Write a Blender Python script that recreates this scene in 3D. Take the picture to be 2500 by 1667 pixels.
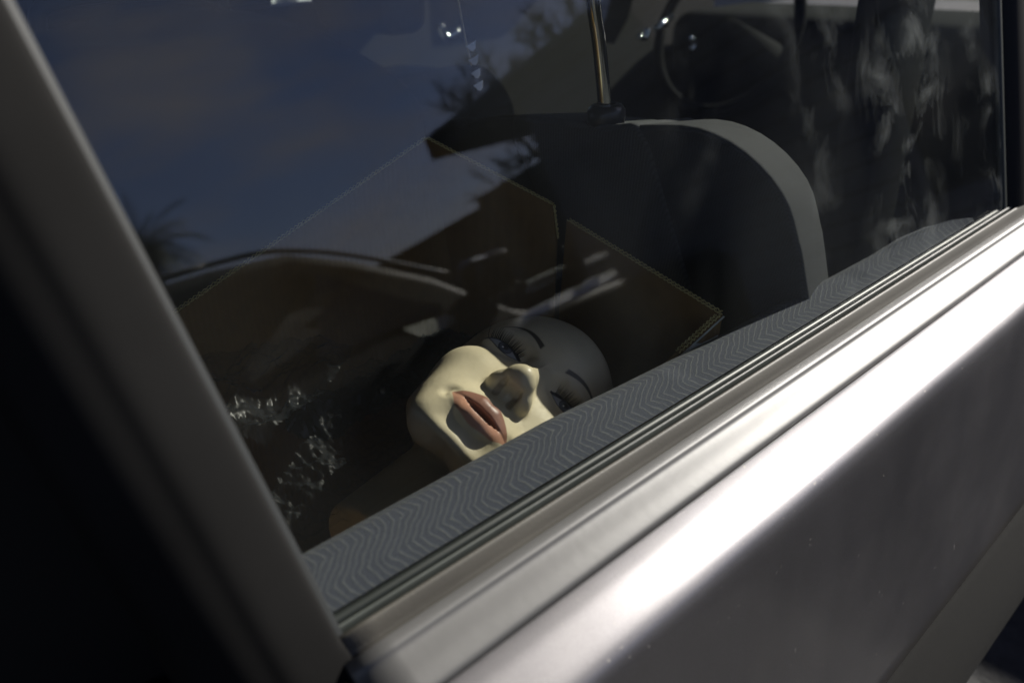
import bpy, bmesh, math, random
import numpy as np
from mathutils import Vector, Matrix, noise as mnoise
random.seed(7); np.random.seed(7)
R = math.radians
scene = bpy.context.scene
for o in list(bpy.data.objects): bpy.data.objects.remove(o)

# ------------------------------------------------------------------ camera
# x runs along the car towards its front, y into the car, z up; the origin is on the glass line of the door sill
TILT = R(15)                        # the side window leans inwards by this much
F = 796.0
_X = Vector((992, 443, F)).normalized()
_D = Vector(((-F*F - 443*-2780)/992, -2780, F)).normalized()
_W = -_D
_I = _X.cross(_W)
if _I.z < 0: _I = -_I
_Y = math.cos(TILT)*_I + math.sin(TILT)*_W
_Z = math.cos(TILT)*_W - math.sin(TILT)*_I
CAM = Vector((0, -.2553, .28))
right = Vector((_X.x, _Y.x, _Z.x)); up = Vector((_X.y, _Y.y, _Z.y)); fwd = Vector((_X.z, _Y.z, _Z.z))
cam_d = bpy.data.cameras.new('camera'); cam = bpy.data.objects.new('camera', cam_d)
scene.collection.objects.link(cam)
cam.matrix_world = Matrix(((right.x, up.x, -fwd.x, CAM.x), (right.y, up.y, -fwd.y, CAM.y), (right.z, up.z, -fwd.z, CAM.z), (0, 0, 0, 1)))
cam_d.sensor_width = 36; cam_d.lens = F/1024*36
cam_d.clip_start = .01; cam_d.clip_end = 3000
cam_d.dof.use_dof = True; cam_d.dof.focus_distance = .60; cam_d.dof.aperture_fstop = 5.2
scene.camera = cam

# ------------------------------------------------------------------ sun, sky, exposure
SUN = Vector((.84, -.14, .58)).normalized()       # towards the sun
sd = bpy.data.lights.new('sun', 'SUN'); sd.energy = 5.0; sd.angle = R(.53); sd.color = (1.0, .955, .88)
so = bpy.data.objects.new('sun', sd); scene.collection.objects.link(so)
so.rotation_euler = SUN.to_track_quat('Z', 'Y').to_euler()
w = bpy.data.worlds.new('World'); scene.world = w; w.use_nodes = True
nt = w.node_tree; nt.nodes.clear()
sky = nt.nodes.new('ShaderNodeTexSky'); sky.sky_type = 'NISHITA'; sky.sun_disc = False
sky.sun_elevation = math.asin(SUN.z); sky.sun_rotation = math.atan2(SUN.x, SUN.y)
sky.air_density = 1.0; sky.dust_density = .6; sky.ozone_density = 3.0
tc = nt.nodes.new('ShaderNodeTexCoord'); mp = nt.nodes.new('ShaderNodeMapping'); mp.inputs['Scale'].default_value = (1.3, 2.2, 5)
mp.inputs['Rotation'].default_value = (0, .35, .4)
cn = nt.nodes.new('ShaderNodeTexNoise'); cn.inputs['Scale'].default_value = 1.7; cn.inputs['Detail'].default_value = 7; cn.inputs['Roughness'].default_value = .58
cr = nt.nodes.new('ShaderNodeValToRGB'); cr.color_ramp.elements[0].position = .47; cr.color_ramp.elements[1].position = .78
mix = nt.nodes.new('ShaderNodeMix'); mix.data_type = 'RGBA'; mix.inputs['B'].default_value = (5.2, 4.9, 5.2, 1)
bg = nt.nodes.new('ShaderNodeBackground'); bg.inputs['Strength'].default_value = .06
wo = nt.nodes.new('ShaderNodeOutputWorld')
L = nt.links.new
L(tc.outputs['Generated'], mp.inputs['Vector']); L(mp.outputs['Vector'], cn.inputs['Vector']); L(cn.outputs['Fac'], cr.inputs['Fac'])
wb = nt.nodes.new('ShaderNodeMix'); wb.data_type = 'RGBA'; wb.blend_type = 'MULTIPLY'; wb.inputs['Factor'].default_value = 1; wb.inputs['B'].default_value = (1.0, .9, 1.08, 1)
L(cr.outputs['Color'], mix.inputs['Factor']); L(sky.outputs['Color'], wb.inputs['A']); L(wb.outputs['Result'], mix.inputs['A']); L(mix.outputs['Result'], bg.inputs['Color']); L(bg.outputs['Background'], wo.inputs['Surface'])
scene.view_settings.view_transform = 'Standard'; scene.view_settings.look = 'None'
scene.view_settings.exposure = 0.8; scene.view_settings.gamma = 1
scene.render.engine = 'CYCLES'
scene.cycles.use_denoising = True
scene.cycles.max_bounces = 8; scene.cycles.transparent_max_bounces = 24
scene.cycles.sample_clamp_indirect = 4

# ------------------------------------------------------------------ helpers
def ray(sx, sy):
    k = 1024/2500
    v = (sx*k - 512)*right + (341 - sy*k)*up + F*fwd
    return v.normalized()
def at(sx, sy, axis, val):
    """the point of the car on the plane x/y/z = val that is seen at this place of the photograph"""
    d = ray(sx, sy); s = (val - CAM[axis])/d[axis]
    return CAM + d*s
def lk(o, parent=None):
    scene.collection.objects.link(o)
    if parent: o.parent = parent
    return o
def tag(o, label=None, cat=None, group=None, kind=None):
    if label: o['label'] = label
    if cat: o['category'] = cat
    if group: o['group'] = group
    if kind: o['kind'] = kind
    return o
def thing(name, label, cat, loc=(0, 0, 0)):
    o = bpy.data.objects.new(name, None); o.location = loc; o.empty_display_size = .1
    scene.collection.objects.link(o); tag(o, label, cat); return o
def mesh(name, verts, faces, m, parent=None, smooth=False):
    me = bpy.data.meshes.new(name)
    off = Vector((0, 0, 0)); q = parent
    while q is not None: off = off + q.location; q = q.parent
    me.from_pydata([tuple(Vector(v) - off) for v in verts], [], faces); me.update()
    me.materials.append(m)
    if smooth: me.polygons.foreach_set('use_smooth', [True]*len(me.polygons))
    return lk(bpy.data.objects.new(name, me), parent)
def add(o, parent): o.parent = parent; return o
def box(name, lo, hi, m, parent=None, bev=0, seg=3):
    x0, y0, z0 = lo; x1, y1, z1 = hi
    v = [(x, y, z) for x in (x0, x1) for y in (y0, y1) for z in (z0, z1)]
    f = [(0, 1, 3, 2), (4, 6, 7, 5), (0, 4, 5, 1), (2, 3, 7, 6), (0, 2, 6, 4), (1, 5, 7, 3)]
    o = mesh(name, v, f, m, parent)
    if bev: bevel(o, bev, seg)
    return o
def bevel(o, wd, seg=3, smooth=True):
    b = o.modifiers.new('b', 'BEVEL'); b.width = wd; b.segments = seg; b.limit_method = 'ANGLE'; b.angle_limit = R(30)
    if smooth: o.data.polygons.foreach_set('use_smooth', [True]*len(o.data.polygons))
def solid(o, t, off=0):
    s = o.modifiers.new('s', 'SOLIDIFY'); s.thickness = t; s.offset = off
def extrude_x(name, prof, xs, m, parent=None, closed=False, smooth=True, shift=None):
    """a section in (y, z) carried along x"""
    v = []; n = len(prof)
    for x in xs:
        for (y, z) in prof:
            p = (x, y, z)
            if shift: p = shift(p)
            v.append(p)
    f = []
    for i in range(len(xs)-1):
        for j in range(n if closed else n-1):
            a = i*n + j; b = i*n + (j+1) % n
            f.append((a, b, b+n, a+n))
    if closed: f += [tuple(range(n-1, -1, -1)), tuple(range((len(xs)-1)*n, len(xs)*n))]
    return mesh(name, v, f, m, parent, smooth)
def tube(name, pts, r, m, parent=None, n=12, radii=None):
    pts = [Vector(p) for p in pts]; v = []; f = []
    for i, p in enumerate(pts):
        t = (pts[min(i+1, len(pts)-1)] - pts[max(i-1, 0)]).normalized()
        a = t.orthogonal().normalized() if i == 0 else (a - t*a.dot(t)).normalized()
        b = t.cross(a); rr = radii[i] if radii else r
        for k in range(n):
            q = 2*math.pi*k/n; v.append(p + rr*(math.cos(q)*a + math.sin(q)*b))
    for i in range(len(pts)-1):
        for k in range(n):
            f.append((i*n+k, i*n+(k+1) % n, (i+1)*n+(k+1) % n, (i+1)*n+k))
    f += [tuple(range(n-1, -1, -1)), tuple(range((len(pts)-1)*n, len(pts)*n))]
    return mesh(name, v, f, m, parent, True)
def spline(pts, n=8):
    pts = [Vector(p) for p in pts]; out = []
    P = [pts[0]*2-pts[1]] + pts + [pts[-1]*2-pts[-2]]
    for i in range(1, len(P)-2):
        for k in range(n):
            t = k/n; a, b, c, d = P[i-1], P[i], P[i+1], P[i+2]
            out.append(.5*((2*b) + (c-a)*t + (2*a-5*b+4*c-d)*t*t + (3*b-a-3*c+d)*t**3))
    out.append(pts[-1]); return out

# ------------------------------------------------------------------ materials
def mat(name, col, rough=.5, metal=0, spec=.5, coat=0, bump=None, var=None, coat_rough=.05):
    m = bpy.data.materials.new(name); m.use_nodes = True; t = m.node_tree; p = t.nodes['Principled BSDF']
    p.inputs['Base Color'].default_value = (*col, 1); p.inputs['Roughness'].default_value = rough
    p.inputs['Metallic'].default_value = metal; p.inputs['Specular IOR Level'].default_value = spec
    p.inputs['Coat Weight'].default_value = coat; p.inputs['Coat Roughness'].default_value = coat_rough
    tcn = t.nodes.new('ShaderNodeTexCoord')
    if var:      # (scale, amount, stretch)
        mpn = t.nodes.new('ShaderNodeMapping'); mpn.inputs['Scale'].default_value = var[2] if len(var) > 2 else (1, 1, 1)
        n = t.nodes.new('ShaderNodeTexNoise'); n.inputs['Scale'].default_value = var[0]; n.inputs['Detail'].default_value = 6
        r = t.nodes.new('ShaderNodeMapRange'); r.inputs['From Min'].default_value = .3; r.inputs['From Max'].default_value = .7
        r.inputs['To Min'].default_value = 1-var[1]; r.inputs['To Max'].default_value = 1+var[1]
        mx = t.nodes.new('ShaderNodeMix'); mx.data_type = 'RGBA'; mx.blend_type = 'MULTIPLY'; mx.inputs['Factor'].default_value = 1
        mx.inputs['A'].default_value = (*col, 1)
        t.links.new(tcn.outputs['Object'], mpn.inputs['Vector']); t.links.new(mpn.outputs['Vector'], n.inputs['Vector'])
        t.links.new(n.outputs['Fac'], r.inputs['Value']); t.links.new(r.outputs['Result'], mx.inputs['B']); t.links.new(mx.outputs['Result'], p.inputs['Base Color'])
    if bump:     # (scale, strength, distance)
        n = t.nodes.new('ShaderNodeTexNoise'); n.inputs['Scale'].default_value = bump[0]; n.inputs['Detail'].default_value = 4
        b = t.nodes.new('ShaderNodeBump'); b.inputs['Strength'].default_value = bump[1]; b.inputs['Distance'].default_value = bump[2]
        t.links.new(tcn.outputs['Object'], n.inputs['Vector']); t.links.new(n.outputs['Fac'], b.inputs['Height']); t.links.new(b.outputs['Normal'], p.inputs['Normal'])
    return m
def nd(t, typ, **kw):
    n = t.nodes.new(typ)
    for k, v in kw.items(): setattr(n, k, v)
    return n
def math_(t, op, a, b=None, c=None):
    n = t.nodes.new('ShaderNodeMath'); n.operation = op
    for i, x in enumerate((a, b, c)):
        if x is None: continue
        if isinstance(x, (int, float)): n.inputs[i].default_value = x
        else: t.links.new(x, n.inputs[i])
    return n.outputs[0]

def glass_material(name, tint=(.935, .945, .925), dirt=True):
    m = bpy.data.materials.new(name); m.use_nodes = True; t = m.node_tree; t.nodes.clear()
    out = nd(t, 'ShaderNodeOutputMaterial'); geo = nd(t, 'ShaderNodeNewGeometry')
    dot = nd(t, 'ShaderNodeVectorMath', operation='DOT_PRODUCT')
    t.links.new(geo.outputs['Incoming'], dot.inputs[0]); t.links.new(geo.outputs['Normal'], dot.inputs[1])
    c = math_(t, 'ABSOLUTE', dot.outputs['Value'])
    fr = math_(t, 'POWER', math_(t, 'SUBTRACT', 1, c), 5)
    fr = math_(t, 'MULTIPLY_ADD', fr, .957, .043)
    tr = nd(t, 'ShaderNodeBsdfTransparent'); tr.inputs['Color'].default_value = (*tint, 1)
    gl = nd(t, 'ShaderNodeBsdfGlossy'); gl.inputs['Roughness'].default_value = 0; gl.inputs['Color'].default_value = (1, 1, 1, 1)
    mx = nd(t, 'ShaderNodeMixShader'); t.links.new(fr, mx.inputs[0]); t.links.new(tr.outputs[0], mx.inputs[1]); t.links.new(gl.outputs[0], mx.inputs[2])
    last = mx
    if dirt:
        tcn = nd(t, 'ShaderNodeTexCoord'); mp = nd(t, 'ShaderNodeMapping'); mp.inputs['Scale'].default_value = (1, 1, .75)
        mp.inputs['Location'].default_value = (.13, 0, .2)
        t.links.new(tcn.outputs['Object'], mp.inputs['Vector'])
        def noise(sc, det, lo, hi, v=mp.outputs['Vector'], rough=.55):
            n = nd(t, 'ShaderNodeTexNoise'); n.inputs['Scale'].default_value = sc; n.inputs['Detail'].default_value = det; n.inputs['Roughness'].default_value = rough
            n.inputs['Distortion'].default_value = .6
            t.links.new(v, n.inputs['Vector'])
            r = nd(t, 'ShaderNodeMapRange'); r.inputs['From Min'].default_value = lo; r.inputs['From Max'].default_value = hi
            t.links.new(n.outputs['Fac'], r.inputs['Value']); return r.outputs['Result']
        sep = nd(t, 'ShaderNodeSeparateXYZ'); t.links.new(tcn.outputs['Object'], sep.inputs[0])
        rx = nd(t, 'ShaderNodeMapRange'); rx.inputs['From Min'].default_value = .38; rx.inputs['From Max'].default_value = .75; t.links.new(sep.outputs['X'], rx.inputs['Value'])
        smear = math_(t, 'MULTIPLY', noise(30, 8, .50, .70), rx.outputs['Result'])      # dried splashes towards the front end
        film = noise(6, 3, .3, .8)
        specks = noise(420, 2, .75, .8, tcn.outputs['Object'])
        smear = math_(t, 'MULTIPLY', smear, noise(7, 2, .42, .62))
        a = math_(t, 'MULTIPLY', smear, .12); b = math_(t, 'MULTIPLY', film, .015); cc = math_(t, 'MULTIPLY', specks, .08)
        fac = math_(t, 'ADD', math_(t, 'ADD', a, b), cc)
        df = nd(t, 'ShaderNodeBsdfDiffuse'); df.inputs['Color'].default_value = (.55, .58, .56, 1)
        m2 = nd(t, 'ShaderNodeMixShader'); t.links.new(fac, m2.inputs[0]); t.links.new(mx.outputs[0], m2.inputs[1]); t.links.new(df.outputs[0], m2.inputs[2]); last = m2
    t.links.new(last.outputs[0], out.inputs['Surface']); return m

def chevron_fabric(name):
    m = bpy.data.materials.new(name); m.use_nodes = True; t = m.node_tree; p = t.nodes['Principled BSDF']
    uv = nd(t, 'ShaderNodeUVMap'); sep = nd(t, 'ShaderNodeSeparateXYZ'); t.links.new(uv.outputs['UV'], sep.inputs[0])
    n0 = nd(t, 'ShaderNodeTexNoise'); n0.inputs['Scale'].default_value = 60; t.links.new(uv.outputs['UV'], n0.inputs['Vector'])
    wob = math_(t, 'MULTIPLY_ADD', n0.outputs['Fac'], .009, -.0045)
    zig = math_(t, 'PINGPONG', math_(t, 'ADD', sep.outputs['Y'], .006), .0175)          # zigzag across the width
    u = math_(t, 'ADD', math_(t, 'ADD', math_(t, 'SUBTRACT', sep.outputs['X'], math_(t, 'MULTIPLY', sep.outputs['Y'], .55)), math_(t, 'MULTIPLY', zig, .80)), wob)
    fr = math_(t, 'FRACT', math_(t, 'DIVIDE', u, .0056))
    d = math_(t, 'ABSOLUTE', math_(t, 'SUBTRACT', fr, .5))
    line = nd(t, 'ShaderNodeMapRange'); line.inputs['From Min'].default_value = .17; line.inputs['From Max'].default_value = .04; t.links.new(d, line.inputs['Value'])
    # the weave between the lines: short herringbone threads
    th = math_(t, 'SINE', math_(t, 'MULTIPLY', math_(t, 'ADD', math_(t, 'MULTIPLY', sep.outputs['Y'], 1.0), math_(t, 'MULTIPLY', math_(t, 'PINGPONG', u, .0051), 1.3)), 7500))
    n = nd(t, 'ShaderNodeTexNoise'); n.inputs['Scale'].default_value = 900; n.inputs['Detail'].default_value = 2; t.links.new(uv.outputs['UV'], n.inputs['Vector'])
    f = math_(t, 'ADD', math_(t, 'MULTIPLY_ADD', th, .16, .3), math_(t, 'MULTIPLY', n.outputs['Fac'], .5))
    mx = nd(t, 'ShaderNodeMix', data_type='RGBA'); mx.inputs['A'].default_value = (.024, .028, .044, 1); mx.inputs['B'].default_value = (.09, .099, .13, 1); t.links.new(f, mx.inputs['Factor'])
    m2 = nd(t, 'ShaderNodeMix', data_type='RGBA'); m2.inputs['B'].default_value = (.15, .16, .165, 1)
    brk = nd(t, 'ShaderNodeTexNoise'); brk.inputs['Scale'].default_value = 500; t.links.new(uv.outputs['UV'], brk.inputs['Vector'])
    lf = math_(t, 'MULTIPLY', line.outputs['Result'], math_(t, 'MULTIPLY_ADD', brk.outputs['Fac'], 1.3, -.05))
    t.links.new(mx.outputs['Result'], m2.inputs['A']); t.links.new(lf, m2.inputs['Factor'])
    t.links.new(m2.outputs['Result'], p.inputs['Base Color'])
    p.inputs['Roughness'].default_value = .85; p.inputs['Sheen Weight'].default_value = .1; p.inputs['Specular IOR Level'].default_value = .2
    b = nd(t, 'ShaderNodeBump'); b.inputs['Strength'].default_value = .5; b.inputs['Distance'].default_value = .0006
    t.links.new(math_(t, 'ADD', f, lf), b.inputs['Height']); t.links.new(b.outputs['Normal'], p.inputs['Normal'])
    return m

def cardboard(name, base=(.19, .108, .028)):
    m = bpy.data.materials.new(name); m.use_nodes = True; t = m.node_tree; p = t.nodes['Principled BSDF']
    tcn = nd(t, 'ShaderNodeTexCoord'); n = nd(t, 'ShaderNodeTexNoise'); n.inputs['Scale'].default_value = 90; n.inputs['Detail'].default_value = 8
    t.links.new(tcn.outputs['Object'], n.inputs['Vector'])
    cr = nd(t, 'ShaderNodeValToRGB'); e = cr.color_ramp.elements; e[0].position = .3; e[1].position = .75
    e[0].color = (base[0]*.9, base[1]*.9, base[2]*.9, 1); e[1].color = (base[0]*1.1, base[1]*1.1, base[2]*1.1, 1)
    t.links.new(n.outputs['Fac'], cr.inputs['Fac']); t.links.new(cr.outputs['Color'], p.inputs['Base Color'])
    wv = nd(t, 'ShaderNodeTexWave'); wv.inputs['Scale'].default_value = 60; wv.inputs['Distortion'].default_value = .3; t.links.new(tcn.outputs['Object'], wv.inputs['Vector'])
    b = nd(t, 'ShaderNodeBump'); b.inputs['Strength'].default_value = .25; b.inputs['Distance'].default_value = .001
    t.links.new(wv.outputs['Fac'], b.inputs['Height']); t.links.new(b.outputs['Normal'], p.inputs['Normal']); p.inputs['Roughness'].default_value = .85
    return m
def ribbed(name, a, b, scale, rough=.9):
    m = mat(name, a, rough, spec=.2); t = m.node_tree; p = t.nodes['Principled BSDF']
    tcn = nd(t, 'ShaderNodeTexCoord'); n = nd(t, 'ShaderNodeTexNoise'); n.inputs['Scale'].default_value = 700; n.inputs['Detail'].default_value = 3
    t.links.new(tcn.outputs['Object'], n.inputs['Vector'])
    wv = nd(t, 'ShaderNodeTexWave', wave_type='BANDS', bands_direction='DIAGONAL'); wv.inputs['Scale'].default_value = scale; wv.inputs['Distortion'].default_value = .6; wv.inputs['Detail Scale'].default_value = 4
    t.links.new(tcn.outputs['Object'], wv.inputs['Vector'])
    f = math_(t, 'MULTIPLY_ADD', n.outputs['Fac'], .7, math_(t, 'MULTIPLY', wv.outputs['Fac'], .3))
    mx = nd(t, 'ShaderNodeMix', data_type='RGBA'); mx.inputs['A'].default_value = (*a, 1); mx.inputs['B'].default_value = (*b, 1); t.links.new(f, mx.inputs['Factor'])
    t.links.new(mx.outputs['Result'], p.inputs['Base Color'])
    bp = nd(t, 'ShaderNodeBump'); bp.inputs['Strength'].default_value = .35; bp.inputs['Distance'].default_value = .0008
    t.links.new(f, bp.inputs['Height']); t.links.new(bp.outputs['Normal'], p.inputs['Normal'])
    return m

def car_paint(name, col, metal=.75, rough=.34, dust=.35):
    m = bpy.data.materials.new(name); m.use_nodes = True; t = m.node_tree; p = t.nodes['Principled BSDF']
    tcn = nd(t, 'ShaderNodeTexCoord')
    def noise(sc, det, lo, hi, a=0., b=1., stretch=None, rough_=.55):
        n = nd(t, 'ShaderNodeTexNoise'); n.inputs['Scale'].default_value = sc; n.inputs['Detail'].default_value = det; n.inputs['Roughness'].default_value = rough_
        v = tcn.outputs['Object']
        if stretch:
            mp = nd(t, 'ShaderNodeMapping'); mp.inputs['Scale'].default_value = stretch; t.links.new(v, mp.inputs['Vector']); v = mp.outputs['Vector']
        t.links.new(v, n.inputs['Vector']); r = nd(t, 'ShaderNodeMapRange')
        for k, x in zip(('From Min', 'From Max', 'To Min', 'To Max'), (lo, hi, a, b)): r.inputs[k].default_value = x
        t.links.new(n.outputs['Fac'], r.inputs['Value']); return r.outputs['Result']
    flakes = nd(t, 'ShaderNodeTexNoise'); flakes.inputs['Scale'].default_value = 2200; flakes.inputs['Detail'].default_value = 0; t.links.new(tcn.outputs['Object'], flakes.inputs['Vector'])
    fl = math_(t, 'MULTIPLY_ADD', flakes.outputs['Fac'], .5, .75)
    streak = noise(9, 5, .3, .7, .86, 1.12, (1, 1, .35))
    mul = math_(t, 'MULTIPLY', fl, streak)
    mx = nd(t, 'ShaderNodeMix', data_type='RGBA', blend_type='MULTIPLY'); mx.inputs['Factor'].default_value = 1; mx.inputs['A'].default_value = (*col, 1)
    t.links.new(mul, mx.inputs['B'])
    specks = noise(260, 1, .74, .78)
    dustf = math_(t, 'ADD', math_(t, 'MULTIPLY', noise(14, 6, .35, .75), dust*.35), math_(t, 'MULTIPLY', specks, .5))
    m2 = nd(t, 'ShaderNodeMix', data_type='RGBA'); t.links.new(dustf, m2.inputs['Factor']); t.links.new(mx.outputs['Result'], m2.inputs['A']); m2.inputs['B'].default_value = (.33, .31, .28, 1)
    t.links.new(m2.outputs['Result'], p.inputs['Base Color'])
    p.inputs['Metallic'].default_value = metal
    t.links.new(math_(t, 'MULTIPLY_ADD', dustf, .35, rough), p.inputs['Roughness'])
    p.inputs['Coat Weight'].default_value = .35; p.inputs['Coat Roughness'].default_value = .12
    b = nd(t, 'ShaderNodeBump'); b.inputs['Strength'].default_value = .06; b.inputs['Distance'].default_value = .0004
    t.links.new(flakes.outputs['Fac'], b.inputs['Height']); t.links.new(b.outputs['Normal'], p.inputs['Normal'])
    return m

M = dict(
    farcard=mat('pale_door_card', (.011, .011, .012), .8, 0, .3),
    glass=glass_material('window_glass'), glass2=glass_material('clean_glass', (.9, .93, .9), False),
    paint=car_paint('metallic_door_paint', (.185, .180, .188), .85, .44),
    frame=mat('pillar_paint', (.0105, .0103, .0101), .8, 0, .06, var=(8, .2), bump=(900, .15, .0005)),
    chan=mat('pane_channel_rubber', (.018, .020, .021), .6, 0, .3),
    mould=mat('worn_metal_moulding', (.085, .0845, .083), .5, .22, var=(18, .28, (.25, 1, 1)), bump=(90, .12, .001)),
    seal=mat('outer_seal_rubber', (.070, .065, .054), .55, 0, .4, var=(40, .25, (.2, 1, 1)), bump=(600, .2, .0006)),
    rubber=mat('black_rubber', (.018, .022, .02), .45, 0, .5),
    lip=mat('green_grey_seal_lip', (.05, .056, .05), .45, 0, .4, var=(30, .2)),
    blackgloss=mat('black_trim', (.006, .006, .006), .65, 0, .2),
    bodymould=mat('rubbing_strip_plastic', (.022, .0215, .0195), .8, 0, .3, bump=(1500, .5, .0006), var=(1800, .45)),
    dark=mat('dark_interior_plastic', (.012, .012, .013), .6, 0, .3, bump=(500, .3, .0006)),
    darker=mat('dark_carpet', (.006, .006, .0065), .95, 0, .05),
    head=mat('roof_lining', (.03, .03, .03), .95, 0, .1),
    fabric=chevron_fabric('zigzag_door_fabric'),
    seat=ribbed('seat_fabric', (.030, .032, .035), (.074, .078, .083), 260),
    seatrib=ribbed('seat_ribbed_fabric', (.032, .034, .037), (.125, .13, .135), 190),
    chrome=mat('chrome', (.62, .63, .60), .09, 1),
    plastic=mat('collar_plastic', (.03, .03, .03), .28, 0, .5),
    card=cardboard('brown_cardboard'), cardedge=mat('cardboard_edge', (.72, .62, .27), .9, 0, .1, var=(600, .35), bump=(900, .8, .001)),
    white=mat('white_printed_cardboard', (.62, .66, .62), .7, 0, .3, var=(120, .2)),
    thread=mat('pale_thread', (.3, .3, .27), .8),
)

# ------------------------------------------------------------------ ground
gz = -.95
asphalt = mat('asphalt', (.05, .05, .05), .9, 0, .2, bump=(60, .6, .01), var=(25, .3))
g = mesh('ground', [(-900, -900, gz), (900, -900, gz), (900, 900, gz), (-900, 900, gz)], [(0, 1, 2, 3)], asphalt); tag(g, kind='structure')

# ------------------------------------------------------------------ the car
car = thing('car', 'silver grey metallic car with its side window in front of the camera', 'car', (0, 0, gz))
ct, st_ = math.cos(TILT), math.sin(TILT)
TT = math.tan(TILT)
def gy(z): return z*TT            # y of the outer glass face
# window pane: a 4 mm slab in the leaning window plane
n_in = Vector((0, ct, -st_))
def onglass(x, z, d=0): return Vector((x, gy(z), z)) + n_in*d
zt = .50
v = [onglass(x, z, d) for d in (0, .004) for (x, z) in ((.088, -.03), (1.0, -.03), (1.0, zt), (.005, zt))]
pane = mesh('window_pane', v, [(0, 1, 2, 3), (7, 6, 5, 4), (0, 4, 5, 1), (1, 5, 6, 2), (2, 6, 7, 3), (3, 7, 4, 0)], M['glass'], car)

xs = [.106 + i*(1.5-.106)/60 for i in range(61)]
def smooth_prof(pts, n=6): return [(p.y, p.z) for p in spline([(0, a, b) for a, b in pts], n)]
# outer seal (beige rubber), its groove, the belt moulding and the door skin, one after the other going outwards
seal = extrude_x('outer_seal', smooth_prof([(-.0035, -.020), (-.0035, -.006), (-.0042, -.0022), (-.0062, -.0016), (-.0085, -.0045), (-.0105, -.0082), (-.0125, -.0125), (-.013, -.022)], 5), xs, M['seal'], car, True)
lip = extrude_x('seal_lip', smooth_prof([(-.0006, -.012), (-.0006, -.0008), (-.0014, .0004), (-.0024, -.0012), (-.0026, -.012)], 4), xs, M['lip'], car)
mould = extrude_x('belt_moulding', smooth_prof([(-.0120, -.020), (-.0122, -.0112), (-.0135, -.0093), (-.0175, -.0088), (-.0205, -.0096), (-.0225, -.0118), (-.026, -.0136), (-.034, -.0165), (-.040, -.0195), (-.0424, -.0215), (-.0428, -.0235), (-.0428, -.0270)], 5), [.108+i*(1.5-.108)/60 for i in range(61)], M['mould'], car, True)
skin_pts = [(-.0432, -.0290), (-.0432, -.0250), (-.0440, -.0238), (-.050, -.0247), (-.056, -.0263), (-.064, -.0296), (-.0715, -.0330), (-.0770, -.0364), (-.0808, -.0405), (-.0834, -.0470), (-.0854, -.060), (-.0880, -.090), (-.0922, -.14), (-.098, -.20), (-.1065, -.27), (-.1128, -.33)]
skin = extrude_x('door_skin', smooth_prof(skin_pts, 6), [-.02+i*(1.5+.02)/60 for i in range(61)], M['paint'], car)
strip = extrude_x('rubbing_strip', smooth_prof([(-.1125, -.311), (-.1165, -.325), (-.122, -.35), (-.1285, -.385), (-.1335, -.43), (-.133, -.47), (-.1285, -.495), (-.118, -.502), (-.108, -.502)], 5), xs[:1]+xs, M['bodymould'], car,
                  shift=lambda p: (p[0], p[1], p[2]+.03*(p[0]-.1)))
cap_ = box('moulding_end_cap', (.076, -.0425, -.060), (.1100, -.0125, -.0150), M['seal'], car, .007, 4)
lower = extrude_x('lower_door', smooth_prof([(-.108, -.33), (-.112, -.5), (-.10, -.62), (-.06, -.70), (0, -.72)], 5), [-.02, 1.5], M['paint'], car)
# inner seal
extrude_x('inner_seal', smooth_prof([(.0012, -.015), (.0012, -.002), (.0030, .0012), (.0055, .0010), (.0078, -.002), (.009, -.015)], 4), xs, M['rubber'], car)
# upholstered top of the inner door panel
def tab(x, T):
    if x <= T[0][0]: return T[0][1:]
    for a, b in zip(T, T[1:]):
        if x <= b[0]:
            k = (x-a[0])/(b[0]-a[0]); k = k*k*(3-2*k) if False else k
            return tuple(a[i]+(b[i]-a[i])*k for i in range(1, len(a)))
    return T[-1][1:]
RT = [(-.1, .046, .0045), (.30, .046, .0045), (.37, .045, .0015), (.48, .045, -.003), (.60, .043, -.003), (.66, .038, -.0005), (.71, .030, .006), (.75, .024, .0135), (.80, .0205, .0125), (.84, .016, .0095), (.865, .011, .006), (.885, .009, -.004), (.90, .009, -.015), (1.5, .009, -.03)]
vs = []; fs = []; uvs = []
XS = [.05 + i*.0075 for i in range(135)]; NV = 26
for x in XS:
    yr, zr = tab(x, RT); y0, z0 = .0088, -.0005 if x < .86 else min(.0005, zr)
    sec = []
    for k in range(NV):
        q = k/(NV-1)
        if q < .6:
            a = q/.6*math.pi/2
            y = y0 + (yr-y0)*math.sin(a)**1.0*1.0; z = z0 + (zr-z0)*(1-math.cos(a)) + .0035*math.sin(a*2)*(.4 if zr < 0 else 1)
            sec.append((y, z))
        else:
            a = (q-.6)/.4; y = yr + .035*math.sin(min(1, a*1.2)*math.pi/2)*(1 if yr > .02 else .5); z = zr - .16*a**1.7
            sec.append((y, z))
    s = 0
    for k, (y, z) in enumerate(sec):
        if k: s += math.dist(sec[k-1], (y, z))
        vs.append((x, y, z)); uvs.append((math.log(1+1.6*max(-.3, x-.25))/1.6, s))
for i in range(len(XS)-1):
    for k in range(NV-1):
        a = i*NV+k; fs.append((a, a+NV, a+NV+1, a+1))
panel = mesh('door_panel', vs, fs, M['fabric'], car, True)
ul = panel.data.uv_layers.new(name='UVMap')
for lp in panel.data.loops: ul.data[lp.index].uv = uvs[lp.vertex_index]

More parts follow.
